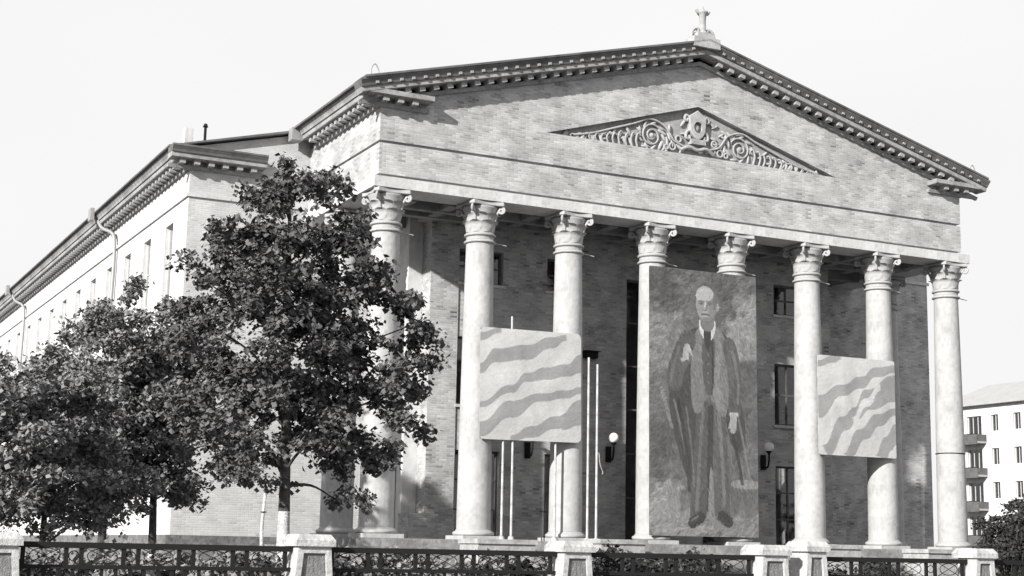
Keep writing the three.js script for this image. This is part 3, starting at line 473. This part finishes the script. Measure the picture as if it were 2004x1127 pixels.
  // head: a plain stand-in face turned a little aside
  line(0.2, [[0.53, 0.16], [0.53, 0.2]], 0.13, 1);
  const el = (v, x, y, rx, ry, a = 1, rot = 0) => { c.globalAlpha = a; c.fillStyle = gp(v); c.beginPath(); c.ellipse(x * w, y * h, rx * w, ry * h, rot, 0, 7); c.fill(); c.globalAlpha = 1; };
  el(0.14, 0.56, 0.125, 0.098, 0.05); el(0.3, 0.52, 0.128, 0.094, 0.066); el(0.46, 0.512, 0.093, 0.085, 0.036, 0.9); el(0.2, 0.585, 0.145, 0.04, 0.045, 0.7); el(0.3, 0.625, 0.135, 0.018, 0.016);
  el(0.15, 0.604, 0.112, 0.022, 0.03, 0.8);
  for (const x of [0.478, 0.552]) { el(0.17, x, 0.123, 0.028, 0.009, 0.8); el(0.08, x, 0.1245, 0.009, 0.0035, 0.8); line(0.14, [[x - 0.026, 0.1165], [x, 0.1145], [x + 0.026, 0.117]], 0.01, 0.7); }
  line(0.5, [[0.513, 0.124], [0.506, 0.145]], 0.016, 0.8); line(0.15, [[0.53, 0.13], [0.53, 0.147], [0.508, 0.151]], 0.012, 0.8);
  line(0.11, [[0.478, 0.167], [0.513, 0.164], [0.55, 0.168]], 0.012, 0.9); line(0.42, [[0.49, 0.174], [0.53, 0.175]], 0.012, 0.6); el(0.18, 0.54, 0.186, 0.055, 0.01, 0.6);
  // loose strokes that pick up the paint below them
  const img = c.getImageData(0, 0, w, h).data, pick = (x, y) => img[4 * ((y | 0) * w + (x | 0))];
  for (let i = 0; i < 9000; i++) {
    const x = r() * (w - 1), y = r() * (h - 1), u = x / w, v = y / h, face = u > 0.4 && u < 0.66 && v > 0.05 && v < 0.22; if (face && r() < 0.85) continue;
    const q = Math.max(0, Math.min(255, pick(x, y) * (0.72 + r() * 0.56) + (r() - 0.5) * 14)) | 0, body = u > 0.15 && u < 0.98 && v > 0.2 && v < 0.93;
    c.save(); c.translate(x, y); c.rotate(body ? 1.2 + (r() - 0.5) * 0.8 : -0.6 + (r() - 0.5) * 1.6); c.globalAlpha = body ? 0.38 : 0.5; c.fillStyle = `rgb(${q},${q},${q})`; c.beginPath(); c.ellipse(0, 0, 6 + r() * 14, 2 + r() * 4, 0, 0, 7); c.fill(); c.restore();
  }
  c.globalAlpha = 0.25; c.strokeStyle = gp(0.04); c.lineWidth = 2; for (const y of [0.25, 0.5, 0.75]) { c.beginPath(); c.moveTo(0, y * h); c.lineTo(w, y * h + 2); c.stroke(); } c.globalAlpha = 1;   // joins of the canvas
  speckle(c, w, h, 16000, 0.1, 8);
});
{
  const p = thing('portrait_banner', 'tall painted portrait of a standing man in suit and coat', 'portrait', [11.55, Y0 - 0.02, 0.68]);
  canvasPanel(p, 4.4, 9.04, 0.02, portraitTex, 17, 0.07); p.rotation.z = 0.004;
}
// white poles that stand by the panels
for (const [x, z, y1, label] of [[3.98, 0.62, 2.85, 'slim white pole under the wavy striped panel, nearer the brick corner'], [4.32, 0.62, 2.85, 'slim white pole under the wavy striped panel, next to the lamp bracket'], [5.88, 0.6, 2.85, 'slim white pole under the wavy striped panel, against a column'], [7.05, 0.66, 5.7, 'taller of two tall white poles between striped panel and portrait'], [7.38, 0.66, 5.5, 'tall white pole with a rope between striped panel and portrait']]) {
  const g = thing('white_pole', label, 'pole', [x, Y0 - 0.3, z], 'white poles on the porch');
  part('shaft', rod(V(0, 0.05, 0), V(0, y1 + 0.3, 0), 0.042, 0.036, 12), M.whitePaint, g);
  part('foot', new THREE.CylinderGeometry(0.08, 0.12, 0.14, 12).translate(0, 0.07, 0), M.whitePaint, g);
  if (x > 7.2) part('rope', tube([V(0.05, 2.9, 0.05), V(0.1, 2.5, 0.06), V(0.2, 2.25, 0.06), V(0.18, 2.2, 0.05)], 0.012, 16, 5), M.whitePaint, g);
}

// ---------------------------------------------------------------- fence along the street
const FZ = 24;
function pier(x, w, top, label) {
  const g = thing('fence_pier', label, 'fence pier', [x, 0, FZ], 'piers of the street fence');
  const hw = w / 2, d = 0.25, sh = new THREE.Shape(), tw = hw + 0.11;
  sh.moveTo(-tw, 0.35); sh.lineTo(tw, 0.35); sh.lineTo(hw, top - 0.16); sh.lineTo(-hw, top - 0.16); sh.closePath();
  const k = 0.075, hole = new THREE.Path([[-tw + k + 0.02, 0.6], [-hw + k, top - 0.25], [hw - k, top - 0.25], [tw - k - 0.02, 0.6]].map(([a, b]) => new THREE.Vector2(a, b))); sh.holes.push(hole);
  part('body', new THREE.ExtrudeGeometry(sh, { depth: 0.05, bevelEnabled: false }).translate(0, 0, d - 0.05), M.pierPaint, g);
  const core = new THREE.Shape([[-tw, 0.35], [tw, 0.35], [hw, top - 0.16], [-hw, top - 0.16]].map(([a, b]) => new THREE.Vector2(a, b)));
  part('core', new THREE.ExtrudeGeometry(core, { depth: 2 * d - 0.1, bevelEnabled: false }).translate(0, 0, -d + 0.05), M.pierPaint, g);
  part('front_panel', pierced(-hw + k - 0.004, hw - k + 0.004, 0.58, top - 0.24, [], 0.012).translate(0, 0, d - 0.049), M.pierPanel, g);
  part('foot', bx(-tw - 0.06, tw + 0.06, 0, 0.35, -d - 0.06, d + 0.06), M.pierPaint, g);
  part('cap', [bx(-hw - 0.05, hw + 0.05, top - 0.16, top - 0.08, -d - 0.05, d + 0.05), (() => { const c = new THREE.CylinderGeometry(0.7071 * 0.8, 0.7071, 0.08, 4, 1).rotateY(Math.PI / 4).toNonIndexed(); c.computeVertexNormals(); return c.scale(2 * hw + 0.1, 1, 2 * d + 0.1).translate(0, top - 0.04, 0); })()], M.pierPaint, g);
}
M.pierPaint = mat({ map: renderMap(0.38, 103, 0.16), bumpMap: bumpNoise, bumpScale: 0.006, roughness: 0.95 }, 1.2);
M.pierPanel = mat({ map: renderMap(0.16, 107, 0.07), bumpMap: bumpNoise, bumpScale: 0.012, roughness: 0.95 }, 1.2);
const PT = Y0 - 0.46;
pier(-14.6, 0.46, PT - 0.06, 'whitewashed fence pier at the far end of the fence under the smaller trees');
pier(-10.52, 0.46, PT, 'whitewashed fence pier in front of the big tree trunk');
pier(-6.47, 0.44, PT - 0.01, 'whitewashed fence pier in front of the porch below the wavy panel');
pier(-2.93, 0.46, PT, 'whitewashed fence pier below the portrait, standing close beside another pier');
pier(-2.12, 0.36, PT + 0.07, 'narrow whitewashed fence pier, the taller of two close together');
pier(1.42, 0.38, PT + 0.02, 'whitewashed fence pier in front of the end column beside dark bushes');
pier(5.0, 0.4, PT, 'whitewashed fence pier hidden among the dark bushes');
const barGeo = new THREE.BoxGeometry(0.042, 0.80, 0.036).translate(0, 0.40, 0), upGeo = new THREE.BoxGeometry(0.052, 0.24, 0.04).translate(0, 0.12, 0);
const ovalGeo = (() => { const p = []; for (let k = 0; k < 28; k++) { const a = k / 28 * Math.PI * 2; p.push(V(Math.cos(a) * 0.19, 0.115 + Math.sin(a) * 0.095, 0)); } return tube(p, 0.0065, 40, 6, true); })();
const ringGeo = new THREE.TorusGeometry(0.062, 0.007, 6, 22).translate(0, 0.115, 0);
const diagGeo = [1, -1].map((s) => rod(V(-0.24, s > 0 ? 0 : 0.23, 0), V(0.24, s > 0 ? 0.23 : 0, 0), 0.0055, 0.0055, 6));
function fenceSpan(x0, x1, label) {
  const g = thing('iron_fence', label, 'fence', [x0, 0, FZ], 'iron fence spans'), L = x1 - x0, top = 1.665;
  part('plinth', bx(0, L, 0, 0.42, -0.15, 0.15), M.pierPaint, g);
  part('top_rail', bx(0, L, top - 0.075, top, -0.035, 0.035), M.iron, g);
  part('middle_rail', bx(0, L, top - 0.335, top - 0.283, -0.028, 0.028), M.iron, g);
  part('bottom_rail', bx(0, L, 0.5, 0.54, -0.024, 0.024), M.iron, g);
  const n = Math.round(L / 0.71), P = L / n;
  for (let k = 0; k <= n; k++) {
    for (const dx of [-0.095, 0.095]) { const x = k * P + dx; if (x > 0 && x < L) { const o = part('upright', upGeo, M.iron, g); o.position.set(x, top - 0.29, 0); } }
    if (k > 0 && k < n) { const o = part('ring', ringGeo, M.iron, g); o.position.set(k * P, top - 0.287, 0); }
    if (k < n) { const xm = (k + 0.5) * P; const o = part('oval', ovalGeo, M.iron, g); o.position.set(xm, top - 0.287, 0); for (const d of diagGeo) { const q = part('diagonal', d, M.iron, g); q.position.set(xm, top - 0.287, 0); } }
  }
  const nb = n * 4; for (let k = 1; k < nb; k++) { const o = part('bar', barGeo, M.iron, g); o.position.set(k * L / nb, 0.54, 0); }
}
fenceSpan(-14.37, -10.76, 'black iron fence span below the smaller trees');
fenceSpan(-10.28, -6.7, 'black iron fence span between the big tree trunk and the wavy panel');
fenceSpan(-6.24, -3.17, 'black iron fence span below the tall portrait');
fenceSpan(-1.93, 1.22, 'black iron fence span below the steep fanning panel');
fenceSpan(1.62, 4.79, 'black iron fence span in front of the dark bushes');

// ---------------------------------------------------------------- trees and shrubs
function foliage(blobs, count, perCluster, clusterR, leafSize, tone, seed, shell = 0.55, open = false) {
  const r = rng(seed), pos = [], nor = [], col = [], tot = blobs.reduce((s, b) => s + b[3] * b[4] * b[5], 0), gauss = () => (r() + r() + r() - 1.5) * 0.82, centres = [];
  for (const b of blobs) {
    const n = Math.max(3, Math.round(count * b[3] * b[4] * b[5] / tot)); let bough = null;
    for (let k = 0; k < n; k++) {
      const th = r() * Math.PI * 2, cz = 2 * r() - 1, s = Math.sqrt(1 - cz * cz), rad = shell + (1 - shell) * Math.pow(r(), 0.6) + (r() > 0.9 ? 0.12 : 0);
      if (!bough || k % 3 === 0) bough = [b[0] + b[3] * rad * s * Math.cos(th), b[1] + b[4] * rad * cz, b[2] + b[5] * rad * s * Math.sin(th)];
      const cx = bough[0] + gauss() * clusterR * 1.5, cy = bough[1] + gauss() * clusterR * 0.8, cz2 = bough[2] + gauss() * clusterR * 1.5; if (open && Math.abs(cx + 0.12) < 0.5 && cz2 > -0.5 && cy > 2.6 && cy < 7.4 && r() < 0.6) continue; centres.push([cx, cy, cz2]);
      const cr = clusterR * (0.6 + r() * 0.8), ct = tone * (0.75 + r() * 0.5), m = Math.round(perCluster * (0.5 + r()));
      for (let i = 0; i < m; i++) {
        const x = cx + gauss() * cr, y = cy + gauss() * cr * 0.75, z = cz2 + gauss() * cr, ls = leafSize * (0.5 + r() * 0.95);
        const a = r() * Math.PI * 2, tilt = 0.25 + r() * 1.0, ux = Math.cos(a), uz = Math.sin(a);
        const d = V(ux * Math.cos(tilt), -Math.sin(tilt), uz * Math.cos(tilt)), sd = V(-uz, (r() - 0.5) * 0.8, ux).normalize(), n1 = d.clone().cross(sd).normalize(), t = ct * (0.8 + r() * 0.4);
        const A = V(x, y, z), B = A.clone().addScaledVector(d, ls * 0.5).addScaledVector(sd, ls * 0.5).addScaledVector(n1, ls * 0.12), C = A.clone().addScaledVector(d, ls * 1.05), D = A.clone().addScaledVector(d, ls * 0.5).addScaledVector(sd, -ls * 0.5).addScaledVector(n1, ls * 0.12);
        for (const T of [[A, B, C], [A, C, D]]) { const nn = T[1].clone().sub(T[0]).cross(T[2].clone().sub(T[0])).normalize(); for (const q of T) { pos.push(q.x, q.y, q.z); nor.push(nn.x, nn.y, nn.z); col.push(t, t, t); } }
      }
    }
  }
  const g = new THREE.BufferGeometry(); g.setAttribute('position', new THREE.Float32BufferAttribute(pos, 3)); g.setAttribute('normal', new THREE.Float32BufferAttribute(nor, 3)); g.setAttribute('color', new THREE.Float32BufferAttribute(col, 3));
  return { g, centres };
}
function taper(pts, r0, r1, seg = 16, rs = 9) {
  const c = new THREE.CatmullRomCurve3(pts), g = new THREE.TubeGeometry(c, seg, 1, rs), p = g.attributes.position;
  for (let i = 0; i <= seg; i++) { const q = c.getPointAt(i / seg), r = r0 + (r1 - r0) * i / seg; for (let j = 0; j <= rs; j++) { const k = i * (rs + 1) + j, v = V(p.getX(k), p.getY(k), p.getZ(k)).sub(q).multiplyScalar(r).add(q); p.setXYZ(k, v.x, v.y, v.z); } }
  return g;
}
function tree(name, label, x, z, trunkTop, trunkR, lean, blobs, o, group) {
  const g = thing(name, label, 'tree', [x, 0, z], group), r = rng(o.seed + 3);
  const cu = [V(0, 0, 0), V(lean * 0.2, trunkTop * 0.3, 0.03), V(lean * 0.5, trunkTop * 0.65, -0.05), V(lean, trunkTop, 0)], curve = new THREE.CatmullRomCurve3(cu);
  const lower = [], upper = []; for (let k = 0; k <= 6; k++) lower.push(curve.getPointAt(o.lime * k / 6)); for (let k = 0; k <= 10; k++) upper.push(curve.getPointAt(o.lime + (1 - o.lime) * k / 10));
  const rl = trunkR * (1 - o.lime * 0.75);
  const tr = part('trunk', taper(upper, rl, trunkR * 0.22, 20), M.bark, g);
  part('whitewashed_trunk_foot', taper(lower, trunkR * 1.12, rl * 1.01, 12), M.lime, g);
  const f = foliage(blobs, o.clusters, o.per, o.cr, o.leaf, o.tone, o.seed, o.shell, o.open);
  part('crown', f.g, M.leaf, g, true);
  const limbs = []; const step = Math.max(1, Math.floor(f.centres.length / o.limbs));
  for (let k = 0; k < f.centres.length; k += step) { const c = V(...f.centres[k]); const hgt = Math.max(o.lime + 0.06, Math.min(0.95, (c.y - 0.55 * Math.hypot(c.x, c.z)) / trunkTop)); const b = curve.getPointAt(hgt), mid = b.clone().lerp(c, 0.5).add(V((r() - 0.5) * 0.3, 0.15, (r() - 0.5) * 0.3)); limbs.push(taper([b, mid, c], trunkR * 0.32 * (1.1 - hgt * 0.6), 0.012, 8, 6)); }
  part('limbs', limbs, M.bark, g);
}
const rel = (y) => y + Y0;
// the big tree (blobs are relative to its foot)
tree('big_tree', 'big leafy tree with whitewashed trunk foot standing before the portico corner', -6.9, 12, 9.3, 0.16, -0.2, [
  [0.1, rel(6.6), 0, 1.35, 1.5, 1.4], [-0.2, rel(5.5), 0, 2.05, 1.2, 1.9], [-1.1, rel(4.0), 0.2, 1.65, 1.3, 1.9], [1.6, rel(4.6), 0, 1.7, 1.1, 1.8], [2.45, rel(3.5), 0, 0.9, 1.0, 1.0],
  [1.5, rel(2.4), 0.1, 1.75, 1.25, 1.7], [-1.0, rel(2.1), 0, 1.6, 1.25, 1.7], [0.2, rel(3.4), -0.3, 1.6, 1.6, 1.5], [3.45, rel(3.75), 0, 0.3, 0.16, 0.25], [1.6, rel(1.1), 0, 1.0, 0.75, 0.9], [-0.7, rel(0.9), 0, 0.9, 0.5, 0.9]],
  { seed: 301, clusters: 790, per: 58, cr: 0.29, leaf: 0.115, tone: 0.08, open: true, limbs: 34, lime: 0.26, shell: 0.45 });
const small = 'smaller trees beside the hall', kind = { per: 58, cr: 0.31, leaf: 0.115, shell: 0.4 };
tree('small_tree', 'smaller round-crowned tree with a leaning trunk beside the big tree', -7.17, 1.5, 7.1, 0.14, -0.25, [[0, rel(4.9), 0, 2.0, 1.8, 2.0], [-0.5, rel(3.2), 0, 2.4, 1.6, 2.3], [0.6, rel(2.2), 0.2, 2.0, 1.5, 2.0], [1.7, rel(3.6), 0, 1.3, 1.5, 1.3], [-0.3, rel(1.2), 0.3, 1.6, 0.8, 1.5]], { ...kind, seed: 401, clusters: 600, tone: 0.14, limbs: 22, lime: 0.2 }, small);
tree('small_tree', 'smaller tree with a straight dark trunk beside the side wall windows', -8.6, 1.5, 6.4, 0.15, 0.1, [[-0.4, rel(4.3), 0, 2.0, 1.8, 2.0], [-1.0, rel(2.7), 0, 2.2, 1.7, 2.1], [0.3, rel(2.0), 0, 1.8, 1.4, 1.8], [-0.9, rel(1.0), 0.3, 1.6, 0.8, 1.5]], { ...kind, seed: 501, clusters: 500, tone: 0.145, limbs: 20, lime: 0.16 }, small);
tree('small_tree', 'low tree with hanging branches at the end of the row of trees', -10.95, 6, 4.6, 0.11, 0.1, [[0.1, rel(2.6), 0, 1.7, 1.4, 1.6], [-0.8, rel(1.7), 0, 1.7, 1.3, 1.6], [0.8, rel(1.1), 0.3, 1.6, 1.0, 1.5], [-0.4, rel(0.2), 0.4, 1.4, 0.5, 1.2], [1.0, rel(0.1), 0.4, 1.1, 0.45, 1.0]], { ...kind, seed: 601, clusters: 430, tone: 0.165, limbs: 16, lime: 0.16 }, small);
tree('small_tree', 'low pale-leaved tree partly cut off at the end of the row', -12.9, 8, 4.2, 0.11, 0.1, [[0.2, rel(2.0), 0, 1.7, 1.5, 1.6], [0.4, rel(0.8), 0.2, 1.4, 0.9, 1.3]], { ...kind, seed: 701, clusters: 240, tone: 0.175, limbs: 12, lime: 0.16 }, small);
{ // thin pale stake beside the big tree
  const g = thing('tree_stake', 'thin pale bent stake standing beside the big tree trunk', 'stake', [-8.65, 0, 16]);
  part('stick', taper([V(0, 0, 0), V(0.03, 1.2, 0), V(-0.02, 1.9, 0), V(0.02, 2.65, 0)], 0.045, 0.03, 14, 8), M.lime, g);
  part('tie', new THREE.TorusGeometry(0.05, 0.012, 6, 14).rotateX(Math.PI / 2).translate(0, 2.3, 0), M.bark, g);
}
function shrub(x, z, blobs, tone, seed, label, group, clusters = 60) {
  const g = thing('shrub', label, 'shrub', [x, 0, z], group), f = foliage(blobs, clusters, 46, 0.2, 0.09, tone, seed, 0.5);
  part('foliage', f.g, M.leaf, g, true);
  const st = []; for (let k = 0; k < f.centres.length; k += 6) { const c = V(...f.centres[k]); st.push(taper([V(c.x * 0.15, 0, c.z * 0.15), V(c.x * 0.5, c.y * 0.55, c.z * 0.5), c], 0.02, 0.006, 6, 5)); }
  part('stems', st, M.bark, g);
}
{
  const r = rng(900);
  for (let k = 0; k < 11; k++) shrub(-14.4 + k * 0.82, 21.9 + r() * 0.9, [[0, 0.85, 0, 0.68, 0.7 + r() * 0.12, 0.6]], 0.16, 910 + k, 'pale leafy shrub growing behind the iron fence', 'pale shrubs behind the fence', 105);
  for (const [x, z, h] of [[-5.6, 21.9, 0.9], [-4.9, 22.4, 0.98], [-4.2, 22.0, 0.96], [-3.5, 22.4, 0.98], [-2.8, 21.9, 0.92], [-6.75, 22.7, 0.9], [-1.4, 22.4, 0.86], [-0.6, 22.0, 0.9], [0.2, 22.4, 0.86], [0.9, 22.0, 0.8]]) shrub(x, z, [[0, h, 0, 0.62, 0.72, 0.6]], 0.026, 930 + Math.round(x * 10) + 100, 'dark dense shrub growing behind the iron fence', 'dark shrubs behind the fence', 80);
  // large bushes beyond the end column
  shrub(23.9, 3, [[0, 2.5, 0, 1.5, 1.5, 1.3], [-1.1, 1.6, 0, 1.2, 1.4, 1], [1.3, 2.0, 0, 1.2, 1.6, 1]], 0.026, 981, 'large dark bush beside the end column in front of the flats', 'large bushes by the flats', 300);
  shrub(20.9, 5, [[0, 1.9, 0, 1.2, 1.6, 1.0], [1.1, 2.2, 0, 1.2, 1.7, 1.0]], 0.024, 982, 'tall dark bush in front of the lower balconies', 'large bushes by the flats', 260);
  shrub(15.9, 10, [[0.2, 1.3, 0, 1.0, 1.3, 1.0], [1.2, 1.7, 0, 1.1, 1.6, 1]], 0.024, 983, 'low dark bush right behind the last fence span', 'large bushes by the flats', 240);
  shrub(28.0, 1, [[0, 2.2, 0, 1.4, 1.9, 1.2], [1.4, 2.6, 0, 1.3, 2.0, 1.2]], 0.026, 984, 'tall dark bush against the white wall of the flats', 'large bushes by the flats', 280);
}

// ---------------------------------------------------------------- block of flats
{
  const A = thing('apartment_block', 'white block of flats with small windows and dark balconies under a grey roof', 'building', [75, 0, 0]);
  const tops = [11.35, 8.57, 5.79, 3.0, 0.25], holes = [], zs = [-48.45, -50.95, -46.0, -38.4, -35.9, -31.5, -28.0];
  for (const t of tops) { for (const z of zs) holes.push([-z - 0.42, -z + 0.42, Y0 + t - 1.4, Y0 + t]); for (const z of [-53.3, -41.9]) holes.push([-z - 0.85, -z + 0.85, Y0 + t - 2.1, Y0 + t]); }
  part('wall', pierced(20, 56.8, 0, Y0 + 12.45, holes, 0.4).rotateY(Math.PI / 2), M.flats, A);
  part('end_wall', bx(0.41, 11, 0, Y0 + 12.45, -20.4, -20.0), M.flats, A); part('end_wall', bx(0.41, 11, 0, Y0 + 12.45, -56.8, -56.4), M.flats, A); part('back_wall', bx(11, 11.4, 0, Y0 + 12.45, -56.8, -20), M.flats, A);
  part('inner_wall', bx(4.4, 4.6, 0, Y0 + 12.4, -56.3, -20.5), M.room, A);
  for (const t of tops) part('storey_floor', bx(0.41, 4.39, Y0 + t - 2.4, Y0 + t - 2.2, -56.3, -20.5), M.room, A);
  const roof = new THREE.Shape([[-0.5, Y0 + 12.45], [12, Y0 + 12.45], [5.75, Y0 + 14.75]].map(([a, b]) => new THREE.Vector2(a, b)));
  part('roof', new THREE.ExtrudeGeometry(roof, { depth: 37.8, bevelEnabled: false }).translate(0, 0, -57.3), M.slate, A);
  part('eave', bx(-0.55, 0, Y0 + 12.2, Y0 + 12.448, -57.2, -19.6), M.slate, A);
  for (const t of tops) {
    for (const z of zs) addWindow(A, 0.84, 1.4, 2, 1, V(0.2, Y0 + t - 1.4, z), Math.PI / 2);
    for (const z of [-53.3, -41.9]) {
      addWindow(A, 1.7, 2.1, 3, 1, V(0.2, Y0 + t - 2.1, z), Math.PI / 2, 'balcony_door');
      const b = part('balcony', bx(-1.1, 0, Y0 + t - 2.35, Y0 + t - 2.2, z - 1.4, z + 1.4), M.slate, A);
      part('railing_panel', [bx(-1.12, -1.06, Y0 + t - 2.45, Y0 + t - 1.62, z - 1.4, z + 1.4), bx(-1.06, -0.005, Y0 + t - 2.2, Y0 + t - 1.62, z - 1.4, z - 1.35), bx(-1.06, -0.005, Y0 + t - 2.2, Y0 + t - 1.62, z + 1.35, z + 1.4)], M.darkWood, b);
      part('handrail', bx(-1.14, -1.04, Y0 + t - 1.615, Y0 + t - 1.57, z - 1.42, z + 1.42), M.iron, b);
    }
  }
  const an = part('roof_aerial', rod(V(5.75, Y0 + 14.5, -50.5), V(5.75, Y0 + 18.8, -50.5), 0.04), M.tin, A);
}

scene.traverse((o) => { if (o.isMesh) { o.castShadow = true; o.receiveShadow = true; } });
renderer.render(scene, camera);
